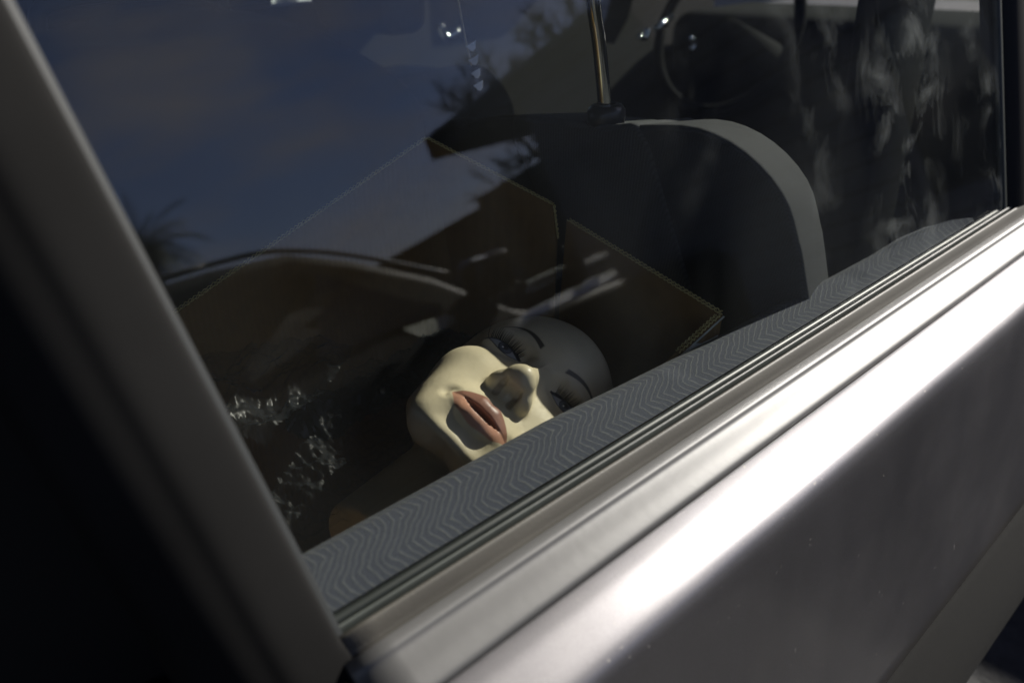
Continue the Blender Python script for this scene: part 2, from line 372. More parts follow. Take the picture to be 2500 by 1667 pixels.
# rear pillar of the window: painted, rounded, in front of the glass; black beyond
def pillar(name, cols, m, zs):
    v = []; n = len(cols(zs[0]))
    for z in zs: v += [tuple(p) for p in cols(z)]
    f = [(i*n+j, i*n+j+1, (i+1)*n+j+1, (i+1)*n+j) for i in range(len(zs)-1) for j in range(n-1)]
    return mesh(name, v, f, m, car, True)
def xe(z): return .111 - .16*z       # visible edge of the pillar on the glass
zs = [-.45 + i*.05 for i in range(20)]
def pl(z):
    e = xe(z); o = gy(z) if z > -.03 else gy(-.03) - (-.03-z)*.10
    e = e if z > -.01 else e + .012
    pts = [(e, .006), (e, -.003), (e-.001, -.0075), (e-.004, -.0105), (e-.018, -.0138), (e-.027, -.0150), (e-.034, -.0140), (e-.043, -.0128), (e-.053, -.0092), (e-.060, -.0045), (e-.065, .006)]
    return [Vector((x, o + d, z)) for x, d in [(p.x, p.y) for p in spline([(a, b, 0) for a, b in pts], 4)]]
pillar('window_pillar', pl, M['frame'], zs)
def pb(z):
    e = xe(z)-.0645; o = gy(z) if z > -.03 else gy(-.03) - (-.03-z)*.10
    return [Vector((e+.010, o+.008, z)), Vector((e+.006, o+.055, z)), Vector((e-.20, o+.055, z)), Vector((e-1.4, o+.055, z))]
pillar('black_pillar_trim', pb, M['blackgloss'], [-.93, -.7]+zs)
# rubber run between pillar and glass
pillar('pane_channel', lambda z: [Vector((xe(z)+.0035, gy(z)-.0004, z)), Vector((xe(z)+.003, gy(z)-.0022, z)), Vector((xe(z)-.002, gy(z)-.003, z))], M['chan'], [-.005+i*.04 for i in range(13)])
# front pillar of this window (black)
def pf(z):
    e = .9425 + .03*z; o = gy(z)
    return [Vector((e, o+.02, z)), Vector((e, o+.003, z)), Vector((e+.001, o-.001, z)), Vector((e+.012, o-.002, z)), Vector((e+.016, o-.006, z)), Vector((e+.07, o-.008, z)), Vector((e+.10, o-.006, z))]
pillar('front_pillar', pf, M['blackgloss'], [-.02+i*.04 for i in range(14)])
pillar('pillar_seal', lambda z: [Vector((.936+.03*z, gy(z)+.005, z)), Vector((.936+.03*z, gy(z)-.0008, z)), Vector((.942+.03*z, gy(z)-.0015, z)), Vector((.9435+.03*z, gy(z)+.001, z))], M['rubber'], [-.005+i*.04 for i in range(13)])
# interior trim of that pillar, and of the rear pillar
box('pillar_trim', (.97, .17, -.6), (1.10, .22, .53), M['darker'], car, .02)
box('rear_trim', (-.25, .02, -.6), (.05, .10, -.02), M['dark'], car, .01)
# roof, floor, tail, far side
extrude_x('roof', smooth_prof([(gy(.485)-.004, .49), (.15, .52), (.19, .55), (.30, .575), (.7, .59), (1.15, .575), (1.28, .53), (1.30, .49)], 4), [-.9, 1.65], M['frame'], car)
box('roof_lining', (-.88, .20, .535), (1.62, 1.25, .55), M['dark'], car)
box('cabin_floor', (-1.1, .0, -.66), (2.3, 1.42, -.62), M['darker'], car)
box('tail_panel', (-1.1, .02, -.66), (-1.04, 1.40, .55), M['dark'], car)
# far doors: below the belt they are solid; the belt steps down ahead of the front door
far = [(-1.1, -.6), (2.2, -.6), (2.2, .08), (1.83, .14), (1.80, .06), (1.745, .0), (1.685, .012), (1.665, .165), (-1.1, .175)]
fv = [(x, 1.25, z) for x, z in far] + [(x, 1.33, z) for x, z in far]; nfar = len(far)
o = mesh('far_door', fv, [tuple(range(nfar)), tuple(range(2*nfar-1, nfar-1, -1))] + [((i+1) % nfar, i, i+nfar, (i+1) % nfar+nfar) for i in range(nfar)], M['farcard'], car)
box('far_pillar', (-.30, 1.22, .17), (.752, 1.30, .55), M['dark'], car, .01)
box('far_pillar', (1.30, 1.22, .17), (1.52, 1.30, .55), M['dark'], car, .01)
box('far_pane', (.752, 1.275, .172), (1.30, 1.279, .54), M['glass2'], car)
# dashboard and steering wheel
box('dashboard', (1.95, .12, -.5), (2.35, 1.24, .07), M['darker'], car, .06, 5)
sw = []
for k in range(49):
    a = 2*math.pi*k/48; sw.append(Vector((1.68+.07*math.sin(a), .86+.18*math.cos(a), .06+.165*math.sin(a))))
tube('steering_wheel', sw, .013, M['darker'], car, 10)
tube('steering_column', [(1.68, .86, .06), (1.98, .86, -.05)], .035, M['darker'], car, 12)
tube('column_stalk', [at(1600, 70, 1, .85), at(1640, 40, 1, .87)], .006, M['chrome'], car, 8)
tube('column_stalk', spline([at(1560, 88, 1, .8), at(1575, 92, 1, .8), at(1582, 70, 1, .8)], 5), .006, M['chrome'], car, 8)
tube('column_stalk', spline([at(1688, 92, 1, .8), at(1696, 108, 1, .8), at(1686, 122, 1, .8)], 5), .005, M['chrome'], car, 8)
tube('coat_hook', spline([at(1072, 62, 1, 1.2), at(1080, 82, 1, 1.2), at(1092, 90, 1, 1.2), at(1118, 76, 1, 1.2)], 5), .011, M['chrome'], car, 8)

# ---- seat in front of the box
seat = None
def seat_block(name, outline, x0, x1, m, parent, bev, lean=.2, zt=.16, front=(0, 0)):
    n = len(outline); v = []
    for (x) in (x0, x1):
        for (y, z) in outline:
            k = 1 if x == x1 else 0
            v.append((x + lean*(zt-z), y + k*front[0]*max(-1, min(1, (.24-y)*8)), z + k*front[1]))
    f = [tuple(range(n)), tuple(range(2*n-1, n-1, -1))] + [((i+1) % n, i, i+n, (i+1) % n+n) for i in range(n)]
    o = mesh(name, v, f, m, parent); bevel(o, bev, 8); return o
ol = [(.030, -.55), (.028, -.02), (.029, .06), (.036, .102), (.062, .132), (.100, .145), (.15, .140), (.20, .131), (.26, .129), (.34, .122), (.41, .10), (.44, .05), (.45, -.55)]
ol = [(p.x, p.y) for p in spline([(a, b, 0) for a, b in ol], 3)]
seatback = seat_block('seat_backrest', ol, .507, .600, M['seat'], car, .034, .5, .15, (.028, -.014))
seatmid = seat_block('seat_insert', [(y, z) for y, z in [(.150, -.3), (.150, .125), (.160, .1415), (.20, .1325), (.26, .1305), (.32, .126), (.335, .10), (.335, -.3)]], .5045, .603, M['seatrib'], seatback, .030, .5, .15, (.01, -.0125))
posts = []
c0 = at(1478, 285, 0, .533); p_top = at(1444, -60, 0, .505)
for dy in (0,):
    a = Vector((c0.x, c0.y+dy, c0.z-.03)); b = Vector((p_top.x, p_top.y+dy, p_top.z)); mid = at(1464, 120, 0, .520) + Vector((0, dy, 0))
    tube('headrest_post', spline([a, Vector((c0.x, c0.y+dy, c0.z)), mid, at(1451, 25, 0, .511)+Vector((0, dy, 0)), b], 6), .0058, M['chrome'], seatback, 20)
    cv = []
    for (r, z) in ((.0, -.012), (.017, -.012), (.0185, -.004), (.018, .002), (.0145, .0062), (.0095, .0075), (.0085, .004)):
        cv.append((r, z))
    v = []; f = []
    for (r, z) in cv:
        for k in range(28):
            q = 2*math.pi*k/28; v.append((c0.x+.001+r*math.cos(q), c0.y+dy+r*math.sin(q)*.85, c0.z+.004+z))
    for i in range(len(cv)-1):
        for k in range(28): f.append((i*28+k, i*28+(k+1) % 28, (i+1)*28+(k+1) % 28, (i+1)*28+k))
    mesh('post_collar', v, f, M['plastic'], seatback, True)
hr = seat_block('headrest', [(p.x, p.y) for p in spline([(.13, .265, 0), (.125, .34, 0), (.15, .415, 0), (.25, .425, 0), (.33, .415, 0), (.355, .34, 0), (.35, .265, 0)], 4)], .46, .54, M['seat'], seatback, .03, .12)
# second front seat, rear bench
s2 = seat_block('far_seat_backrest', [(y+.66, z-.05) for y, z in ol], .72, .84, M['seat'], car, .03)
seat_block('far_headrest', [(p.x, p.y) for p in spline([(.84, .14, 0), (.82, .23, 0), (.85, .30, 0), (.95, .31, 0), (1.05, .30, 0), (1.08, .23, 0), (1.06, .14, 0)], 4)], .74, .82, M['seat'], s2, .035, .1)
box('bench_cushion', (-.35, .10, -.45), (.30, 1.24, -.29), M['seat'], car, .04, 5)
box('bench_backrest', (-.50, .10, -.30), (-.34, 1.24, .10), M['seat'], car, .04, 5)
box('parcel_shelf', (-1.04, .1, .03), (-.50, 1.25, .05), M['dark'], car)

# ------------------------------------------------------------------ cardboard box
crate = thing('cardboard_box', 'open brown cardboard box behind the window with the mannequin head lying in it', 'box', (.32, .2, -.29))
def sheet(name, pts, m, t=.004, parent=crate, jag=None):
    o = mesh(name, pts, [tuple(range(len(pts)))], m, parent); solid(o, t); return o
P0 = at(1759, 765, 0, .498); P0b = at(1655, 860, 0, .452); P1r = at(1387, 537, 0, .485); P1 = at(1350, 500, 0, .478); P1l = at(1360, 580, 0, .480)
P2 = at(1042, 338, 0, .42); P3 = at(393, 787, 0, .16); P3b = P3 + (P3-P2)*.5
sheet('right_wall', [P0, P1r, Vector((.475, .235, -.27)), Vector((.475, .062, -.27))], M['card'])
sheet('back_flap', [P3b, P3, P2, Vector((.46, .30, -.27)), Vector((.03, .33, -.27))], M['card'])
sheet('corner_flap', [P2+Vector((.001, -.001, 0)), P1, P1l, Vector((.478, .235, -.26)), Vector((.455, .297, -.26))], M['card'])
near_top = at(1500, 1000, 1, .070)
sheet('near_wall', [P0, P0b, Vector((.30, .068, -.07)), Vector((.12, .068, -.13)), Vector((.12, .070, -.27)), Vector((.475, .064, -.27))], M['card'])
sheet('near_flap', [at(1006, 1118, 2, -.10), at(716, 1342, 2, -.10), at(640, 1345, 2, -.105), Vector((.10, .075, -.14)), Vector((.30, .075, -.14))], M['card'])
sheet('left_wall', [Vector((.035, .33, -.03)), Vector((.04, .07, -.12)), Vector((.04, .07, -.27)), Vector((.035, .33, -.27))], M['card'])
sheet('box_floor', [Vector((.03, .06, -.275)), Vector((.48, .06, -.275)), Vector((.48, .33, -.275)), Vector((.03, .33, -.275))], M['card'])
# torn white printed face folded down outside the corner
wf = mesh('printed_flap', [P0+Vector((0, -.0035, -.001)), P0b+Vector((0, -.0035, -.001)), at(1640, 890, 0, .452), at(1700, 850, 0, .470), at(1752, 828, 0, .494), at(1748, 790, 0, .497)], [(0, 1, 2, 3, 4, 5)], M['white'], crate); solid(wf, .0015)
# wavy corrugated edges along the rims
def rim(a, b, name='rim', amp=.0011, wl=.0042, w=.0024, m=M['cardedge'], seed=0):
    a, b = Vector(a), Vector(b); Ln = (b-a).length; n = int(Ln/.0006); d = (b-a).normalized()
    side = d.cross(Vector((0, 0, 1))).normalized(); upv = side.cross(d); rnd = random.Random(seed)
    objs = []
    for s in (-1, 1):
        pts = []
        for i in range(n+1):
            u = i/n*Ln
            pts.append(a + d*u + side*(s*w*.8) + upv*(.0012 + (amp*.45)*math.sin(u/wl*2*math.pi + s) + rnd.uniform(-1, 1)*.00028) + side*(rnd.uniform(-1, 1)*.0002))
        objs.append(pts)
    mid = [a + d*(i/n*Ln) + side*(w*.75*math.sin(i/n*Ln/wl*2*math.pi)) + upv*.0006 for i in range(n+1)]
    v = []; f = []
    for pts, r in ((objs[0], .00045), (objs[1], .00045), (mid, .0004)):
        base = len(v)
        for i, p in enumerate(pts):
            for k in range(5):
                q = 2*math.pi*k/5; v.append(p + r*(math.cos(q)*side + math.sin(q)*upv))
        for i in range(len(pts)-1):
            for k in range(5): f.append((base+i*5+k, base+i*5+(k+1) % 5, base+(i+1)*5+(k+1) % 5, base+(i+1)*5+k))
    return mesh(name, v, f, m, crate)
rim(P0, P1r, seed=1); rim(P0, P0b, seed=2, amp=.002); rim(P2, P1, seed=3, amp=.0006); rim(P3, P2, seed=4); rim(P1, P1l, seed=5, amp=.001)

# ------------------------------------------------------------------ mannequin head
HR = np.array([[.1852, .9734, .1349], [-.8175, .2288, -.5285], [-.5453, -.0124, .8381]])
HT = np.array([.3453, .1104, -.0091])
def sm(a, b, k):
    h = np.clip(.5+.5*(b-a)/k, 0, 1); return b*(1-h)+a*h - k*h*(1-h)
def smax(a, b, k): return -sm(-a, -b, k)
def ell(p, c, r):
    q = (p-np.array(c))/np.array(r); l = np.sqrt((q*q).sum(-1)); g = np.sqrt(((q/np.array(r))**2).sum(-1))+1e-9
    return l*(l-1)/g
def cap(p, a, b, ra, rb):
    a = np.array(a, float); b = np.array(b, float); ab = b-a; t = np.clip(((p-a)@ab)/(ab@ab), 0, 1)
    return np.linalg.norm(p-(a+t[..., None]*ab), axis=-1)-(ra+(rb-ra)*t)
def head_sdf(p):
    x = np.abs(p[..., 0]); ps = p.copy(); ps[..., 0] = x       # mirrored half
    d = ell(p, (0, 36, -82), (71, 88, 94))
    d = sm(d, ell(p, (0, 42, -50), (60, 52, 56)), 14)
    d = sm(d, ell(p, (0, -28, -50), (58, 83, 61)), 12)
    d = sm(d, ell(ps, (36, -27, -20), (20, 20, 21)), 16)
    d = sm(d, ell(ps, (23, -66, -44), (17, 18, 28)), 14)
    d = sm(d, ell(p, (0, -96, -12), (25, 14, 17)), 16)
    d = smax(d, (-101 - .48*p[..., 2] + .35*np.maximum(0, x-12) - p[..., 1])*.88, 7)
    d = sm(d, smax(cap(p, (0, -60, -90), (0, -230, -112), 32, 35), -(p[..., 1]+136), 6), 6)
    d = sm(d, ell(ps, (25, 19, -12), (24, 8, 14)), 10)
    # sockets and eyeballs
    d = smax(d, -ell(ps, (31, 2, 17), (21, 11, 16)), 9)
    d = smax(d, -ell(ps, (17, 3, 16), (7, 9, 12)), 7)
    d = sm(d, ell(ps, (31.5, .5, -10.5), (17.5, 11.5, 12.2)), 3)
    # upper lid fold
    d = smax(d, -(cap(ps, (19, 7.0, 1.5), (42, 8.4, -3), 1.0, .8)), 1.8)
    d = sm(d, ell(ps, (30, -60, -17), (15, 22, 15)), 16)
    d = sm(d, ell(ps, (22, -84, -18), (15, 13, 17)), 14)
    # mouth mound
    d = sm(d, ell(p, (0, -68, -7), (31, 21, 22)), 9)
    d = smax(d, -ell(ps, (29, -71, 8), (5, 4, 6)), 6)
    # nose
    d = sm(d, cap(p, (0, 12, -3), (0, -34, 23), 5.8, 7.0), 9)
    d = sm(d, ell(p, (0, -35.8, 25.2), (9.8, 8.6, 10.0)), 5)
    lat = .852*x + .305*(p[..., 1]-8) + .426*p[..., 2] - 1.6
    und = .30*x - .90*(p[..., 1]+44.6) + .308*(p[..., 2]-12)
    nose = smax(smax(lat, und, 5), p[..., 1]-8, 6); nose = smax(smax(nose, -(p[..., 2]+12), 3), p[..., 2]-33, 7)
    d = sm(d, nose, 5)
    d = sm(d, cap(ps, (5.5, -37.5, 24), (12.2, -40.5, 12), 5.8, 5.0), 4)
    d = sm(d, ell(ps, (12.0, -40.8, 11.5), (4.8, 5.8, 8.5)), 5)
    d = smax(d, -ell(ps, (6.6, -46.2, 18.5), (2.5, 4.6, 4.4)), 1.2)
    # philtrum
    d = smax(d, -cap(p, (0, -52, 15.5), (0, -60, 18), 2.0, 2.4), 2.5)
    # lips
    d = sm(d, cap(ps, (5.0, -65.5, 9.0), (23, -70.3, 2.2), 6.4, 2.6), 3.2)
    d = sm(d, ell(p, (0, -66.3, 9.5), (7, 4.8, 6.2)), 2.2)
    d = sm(d, cap(ps, (5, -78.2, 8.4), (23, -72.6, 2.0), 7.2, 3.0), 3.0)
    d = sm(d, ell(p, (0, -78.6, 8.6), (15, 8.4, 7.6)), 3.0)
    # parting between the lips, wider in the middle
    d = smax(d, -ell(p, (0, -72.2, 19), (23, 1.3, 11)), 1.3)
    # hollow below the lower lip
    d = smax(d, -ell(p, (0, -91.0, 19.5), (16, 4.2, 8.5)), 6)
    return d
def star(c, dirs, r0=22., r1=235., N=150):
    rs = np.linspace(r0, r1, N); best = np.full(len(dirs), -1.); prev = np.full(len(dirs), -1.)
    lo = np.full(len(dirs), r1); hi = np.full(len(dirs), r1); done = np.zeros(len(dirs), bool)
    for i, r in enumerate(rs):
        idx = np.where(~done)[0]
        if len(idx) == 0: break
        s = head_sdf(c+dirs[idx]*r)
        hit = s > 0; h = idx[hit]; lo[h] = rs[i-1] if i else r0; hi[h] = r; done[h] = True
    for _ in range(11):
        md = .5*(lo+hi); s = head_sdf(c+dirs*md[:, None]); ins = s < 0
        lo = np.where(ins, md, lo); hi = np.where(ins, hi, md)
    return c+dirs*(.5*(lo+hi))[:, None]
HC = np.array([0., -18., -52.])
al = np.concatenate([np.linspace(0, R(52), 300)[1:], np.linspace(R(52), R(178), 130)[1:]]); NP = 640
ph = np.linspace(0, 2*np.pi, NP, endpoint=False)
A, B = np.meshgrid(al, ph, indexing='ij')
dirs = np.stack([np.sin(A)*np.cos(B), np.sin(A)*np.sin(B), np.cos(A)], -1).reshape(-1, 3)
dirs = np.concatenate([[[0, 0, 1.]], dirs])
HV = star(HC, dirs)
nr = len(al); hf = [(0, 1+k, 1+(k+1) % NP) for k in range(NP)]
ii, kk = np.meshgrid(np.arange(nr-1), np.arange(NP), indexing='ij')
a_ = 1+ii*NP+kk; b_ = 1+ii*NP+(kk+1) % NP
quads = np.stack([a_, a_+NP, b_+NP, b_], -1).reshape(-1, 4)
hf += [tuple(q) for q in quads.tolist()]
hf.append(tuple(1+(nr-1)*NP+k for k in range(NP)))
HW = (HV/1000)@HR.T + HT
head = mesh('mannequin_head', HW.tolist(), hf, mat('tmp', (1, 1, 1)), None, True)
# painted features: the colour at each vertex, by place on the face
X_, Y_, Z_ = HV[:, 0], HV[:, 1], HV[:, 2]; ax = np.abs(X_)
def step(v, w=.35): return np.clip(.5-v/(2*w), 0, 1)
rng = np.random.RandomState(3)
SKIN = np.array([.72, .63, .43]); col = np.tile(SKIN, (len(HV), 1))
def put(mask, c):
    global col
    col = col*(1-mask[:, None]) + np.array(c)[None]*mask[:, None]
front = step(-(Z_+25), 1)
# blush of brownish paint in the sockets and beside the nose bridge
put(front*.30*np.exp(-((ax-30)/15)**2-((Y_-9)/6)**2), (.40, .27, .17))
# brows
t = np.clip((ax-13)/36, 0, 1); by = 20.5 + 10.5*np.sin(t*2.2) - 2*t
put(front*.93*step(np.abs(Y_-by)-(2.6-1.7*t), .6)*step(12.5-ax, .8)*step(ax-49, 1), (.055, .045, .035))
# eye opening
tt = (ax-31.5)/15.2
upy = 1.0 + 5.2*np.clip(1-np.abs(tt)**2.2, 0, 1) + 1.0*tt; loy = .2 - 4.6*np.clip(1-np.abs(tt)**2.0, 0, 1) + .8*tt
ins = step(Y_-upy, .3)*step(loy-Y_, .3)*step(np.abs(tt)-1, .02)*front
put(ins, (.36, .37, .38))
ir = np.hypot(ax-31.0, Y_-.9)
put(ins*step(ir-5.7, .3), (.03, .035, .045)); put(ins*step(ir-4.9, .3), (.085, .10, .13)); put(ins*step(ir-2.5, .3), (.008, .008, .008))
put(ins*step(np.hypot(X_-np.sign(X_)*31+1.5, Y_+.7)-.7, .25), (.85, .87, .9))  # catchlight painted as a small white dot in each eye
lid = step(np.abs(Y_-upy)-(1.7+.6*(1+tt)), .35)*step(np.abs(tt)-1.06, .03)*front; put(lid, (.012, .011, .012))
lidl = step(np.abs(Y_-loy)-.40, .25)*step(np.abs(tt)-1.02, .03)*front; put(lidl*.9, (.03, .022, .02))
put(front*step(np.hypot(ax-16.4, Y_+.4)-.9, .4), (.05, .03, .025))
# lips
la = np.clip(ax/25.5, 0, 1)
par = -72.0 + 1.2*la
utop = -60.6 - .0*la + np.where(ax < 5.5, -1.6*(1-ax/5.5), 0) - 9.6*np.clip((ax-5.5)/20, 0, 1)**1.35
lbot = -86.0 + 15.0*np.clip(ax/25.5, 0, 1)**2.3
um = step(Y_-utop, .35)*step(par-Y_, .2)*step(ax-25.3, .3)*front; lm = step(Y_-par, .2)*step(lbot-Y_, .35)*step(ax-25.3, .3)*front
put(um, (.30, .145, .10)); put(lm, (.60, .315, .21))
gap = step(np.abs(Y_-par)-1.7*np.clip(1-la**2, 0, 1), .3)*step(ax-23.5, .5)*front*step(Z_-13.0, .6); put(gap*.8, (.12, .05, .035))
put(front*step(np.hypot(ax-6.6, (Y_+47.0)*.62)-2.6, .5)*step(Y_+42, .5)*step(Z_-21.5, 1.0)*.6, (.25, .17, .09))
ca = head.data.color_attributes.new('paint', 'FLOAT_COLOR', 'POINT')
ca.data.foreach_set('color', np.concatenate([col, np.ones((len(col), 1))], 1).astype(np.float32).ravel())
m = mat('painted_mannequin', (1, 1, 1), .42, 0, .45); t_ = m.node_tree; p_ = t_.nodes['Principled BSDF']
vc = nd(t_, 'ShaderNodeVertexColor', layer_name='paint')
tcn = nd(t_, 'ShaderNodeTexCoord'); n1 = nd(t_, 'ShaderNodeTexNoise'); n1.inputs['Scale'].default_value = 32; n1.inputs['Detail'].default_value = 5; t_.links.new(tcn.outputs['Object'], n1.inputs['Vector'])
rr = nd(t_, 'ShaderNodeMapRange'); rr.inputs['From Min'].default_value = .3; rr.inputs['From Max'].default_value = .7; rr.inputs['To Min'].default_value = .82; rr.inputs['To Max'].default_value = 1.06; t_.links.new(n1.outputs['Fac'], rr.inputs['Value'])  # mottling widened to stand in for dappled light through the smeared glass
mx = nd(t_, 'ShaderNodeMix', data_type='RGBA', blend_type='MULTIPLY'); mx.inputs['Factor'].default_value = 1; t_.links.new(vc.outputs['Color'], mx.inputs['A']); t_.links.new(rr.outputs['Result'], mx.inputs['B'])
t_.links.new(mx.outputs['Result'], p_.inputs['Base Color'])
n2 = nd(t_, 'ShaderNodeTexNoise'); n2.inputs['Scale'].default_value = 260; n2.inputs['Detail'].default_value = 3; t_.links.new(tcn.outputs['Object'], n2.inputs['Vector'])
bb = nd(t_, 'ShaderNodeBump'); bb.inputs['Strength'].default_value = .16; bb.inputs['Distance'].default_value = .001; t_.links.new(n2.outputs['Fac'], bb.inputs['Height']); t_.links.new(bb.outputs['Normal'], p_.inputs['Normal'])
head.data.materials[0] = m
tag(head, 'cream painted female mannequin head with red-brown lips lying face up in the cardboard box', 'mannequin head')
# eyelashes: curved tapering hairs along each upper lid
lash_m = mat('lash_black', (.012, .011, .012), .5)
for s in (-1, 1):
    v = []; f = []; rnd = random.Random(5+s)
    N = 26
    for i in range(N):
        q = -.82 + 1.80*i/(N-1) + rnd.uniform(-.02, .02)
        x0 = 31.5+15.2*q; y0 = 1.0+5.2*max(0, 1-abs(q)**2.2)+1.0*q+.6
        tx = int(round(0))
        base = np.array([s*x0, y0, 0.]); 
        dd = base-HC; 
        # surface depth at that place
        zz = np.linspace(-12, 12, 60); pts = np.stack([np.full(60, s*x0), np.full(60, y0), zz], 1); sd_ = head_sdf(pts); k = np.where(sd_ > 0)[0]; z0 = zz[k[0]] if len(k) else 0
        Ls = 9.6*(.8+.35*rnd.random())*(1-.25*abs(q-.1)); lean = s*(.50*q+.12+rnd.uniform(-.12, .12))
        prev = None; SN = 7
        for j in range(SN):
            u = j/(SN-1); w_ = .32*(1-u)+.05
            c = np.array([s*x0 + lean*Ls*u, y0 + Ls*(.30*u+.62*u*u), z0 - .2 + Ls*(.80*u-.30*u*u)])
            for dx, dz in ((-w_, -w_*.5), (w_, -w_*.5), (0, w_)): v.append(c+np.array([dx, 0, dz]))
            if j:
                b0 = len(v)-6
                for a in range(3): f.append((b0+a, b0+(a+1) % 3, b0+3+(a+1) % 3, b0+3+a))
    W_ = (np.array(v)/1000)@HR.T+HT
    mesh('eyelashes', W_.tolist(), f, lash_m, head, True)

# ------------------------------------------------------------------ packing plastics in the box
def clear_plastic(name, base=.25, rough=.18):
    m = bpy.data.materials.new(name); m.use_nodes = True; t = m.node_tree; t.nodes.clear(); out = nd(t, 'ShaderNodeOutputMaterial')
    tr = nd(t, 'ShaderNodeBsdfTransparent'); tr.inputs['Color'].default_value = (.9, .92, .92, 1)
    p = nd(t, 'ShaderNodeBsdfPrincipled'); p.inputs['Base Color'].default_value = (.035, .04, .045, 1); p.inputs['Roughness'].default_value = rough; p.inputs['Specular IOR Level'].default_value = .6
    lw = nd(t, 'ShaderNodeLayerWeight'); lw.inputs['Blend'].default_value = .3
    mx = nd(t, 'ShaderNodeMixShader'); t.links.new(math_(t, 'MULTIPLY_ADD', lw.outputs['Facing'], .6, base), mx.inputs[0]); t.links.new(tr.outputs[0], mx.inputs[1]); t.links.new(p.outputs[0], mx.inputs[2])
    t.links.new(mx.outputs[0], out.inputs['Surface']); return m
def inpoly(x, y, P):
    c = False; j = len(P)-1
    for i in range(len(P)):
        if ((P[i][1] > y) != (P[j][1] > y)) and (x < (P[j][0]-P[i][0])*(y-P[i][1])/(P[j][1]-P[i][1])+P[i][0]): c = not c
        j = i
    return c
def slope(sx, sy, z0):
    d = ray(sx, sy); k = (z0 + .23*CAM.y - CAM.z)/(d.z - .23*d.y); return CAM + d*k
def patch(name, poly, z0, fn, step_, m, parent=None):
    P = [(q.x, q.y) for q in poly]; x0 = min(a for a, b in P); x1 = max(a for a, b in P); y0 = min(b for a, b in P); y1 = max(b for a, b in P)
    nx = int((x1-x0)/step_); ny = int((y1-y0)/step_); idx = {}; v = []; f = []
    for i in range(nx+1):
        for j in range(ny+1):
            x = x0+i*step_; y = y0+j*step_
            if inpoly(x, y, P): idx[i, j] = len(v); v.append((x, y, z0+.23*y+fn(x, y)))
    for (i, j) in idx:
        q = [(i, j), (i+1, j), (i+1, j+1), (i, j+1)]
        if all(k in idx for k in q): f.append(tuple(idx[k] for k in q))
    o = mesh(name, v, f, m, parent, True); return o
def bub(x, y):
    s = .0088; r = y/(s*.866); j = round(r); xx = x/s - (.5 if j % 2 else 0); i = round(xx)
    hsh = (math.sin(i*12.99+j*78.23)*43758.5) % 1
    d = math.hypot((xx-i)*s + .0012*mnoise.noise(Vector((i*3.1, j*1.7, 0))), (r-j)*s*.866)/.0037
    if hsh < .3: d = 2
    fold = .012*mnoise.noise(Vector((x*14, y*14, 3)))+.005*mnoise.noise(Vector((x*60, y*60, 5)))+.0022*(1-2*abs(mnoise.noise(Vector((x*130+3, y*90, 8)))))
    x += .002*mnoise.noise(Vector((x*40, y*40, 9)))
    return fold + (.0016*math.sqrt(max(0, 1-d*d)) if d < 1 else 0) + .0009*mnoise.noise(Vector((x*500, y*500, 1)))
bpoly = [slope(a, b, -.105) for a, b in ((850, 905), (905, 880), (1010, 900), (1120, 1060), (1100, 1180), (960, 1230), (720, 1345), (640, 1340), (640, 1230), (700, 1140), (770, 1040))]
bw = patch('bubble_wrap', bpoly, -.105, bub, .0011, clear_plastic('bubble_plastic', .04, .42)); tag(bw, 'sheet of clear bubble wrap beside the neck of the mannequin head', 'bubble wrap')
def crump(x, y):
    v_ = 0; a = 1
    for k, s in enumerate((16, 38, 95, 240)):
        q = mnoise.noise(Vector((x*s*.6+y*s*.3, y*s-x*s*.4, k*7.3))); v_ += a*(1-2.4*abs(q)); a *= .5
    return .011*v_
fpoly = [slope(a, b, -.085) for a, b in ((380, 900), (460, 890), (560, 880), (660, 865), (790, 855), (870, 880), (830, 960), (740, 1030), (660, 1110), (520, 1120), (400, 1060))]
fw = patch('plastic_film', fpoly, -.085, crump, .0013, clear_plastic('film_plastic', .10, .32)); tag(fw, 'crumpled clear plastic film shining in the left end of the box', 'plastic film')
b2poly = [slope(a, b, -.155) for a, b in ((820, 830), (1150, 690), (1250, 760), (1150, 900), (1000, 1000), (900, 1050), (700, 1100), (700, 950))]
f2 = patch('dark_plastic_bag', b2poly, -.155, lambda x, y: crump(x+1, y)*1.2, .0018, mat('black_bag', (.012, .013, .015), .25, 0, .4)); tag(f2, 'crumpled dark plastic bag behind the mannequin head', 'plastic bag')

# ------------------------------------------------------------------ clear beaded strip hanging by the window
strip_ = thing('hanging_strip', 'clear segmented plastic strip with four small white flags hanging behind the glass', 'ornament', at(1170, 213, 1, .15))
cl = glass_material('strip_plastic', (.93, .95, .96), False)
pp = spline([at(1120, -60, 1, .15), at(1133, 20, 1, .15), at(1146, 90, 1, .15), at(1161, 160, 1, .15), at(1172, 212, 1, .15)], 12)
for sgn in (-1, 1):
    tube('side_cord', [q+right*.0026*sgn for q in pp[:-12 if sgn < 0 else -6]], .00045, cl if sgn > 0 else mat('pale_cord', (.55, .5, .38), .3), strip_, 6)
fl_m = mat('white_flag', (.88, .90, .98), .35)
for (fx, fy) in ((1150, 113), (1156, 147), (1162, 179), (1168, 209)):
    c = at(fx, fy, 1, .15); r_ = .0030
    q = [c+right*(-r_*1.05), c+right*r_*.95+up*r_*1.15, c+right*r_*.9-up*r_*.3, c+right*r_*.45-up*r_, c+right*(-r_*.05)-up*r_*.95, c-right*r_*.5-up*r_*.45]
    o = mesh('flag', q, [tuple(range(6))], fl_m, strip_); solid(o, .0008)
for k in range(5):
    c = pp[3+k*6]; o = tube('crossbar', [c-right*.0026, c+right*.0026-up*.0005], .00045, cl, strip_, 6)

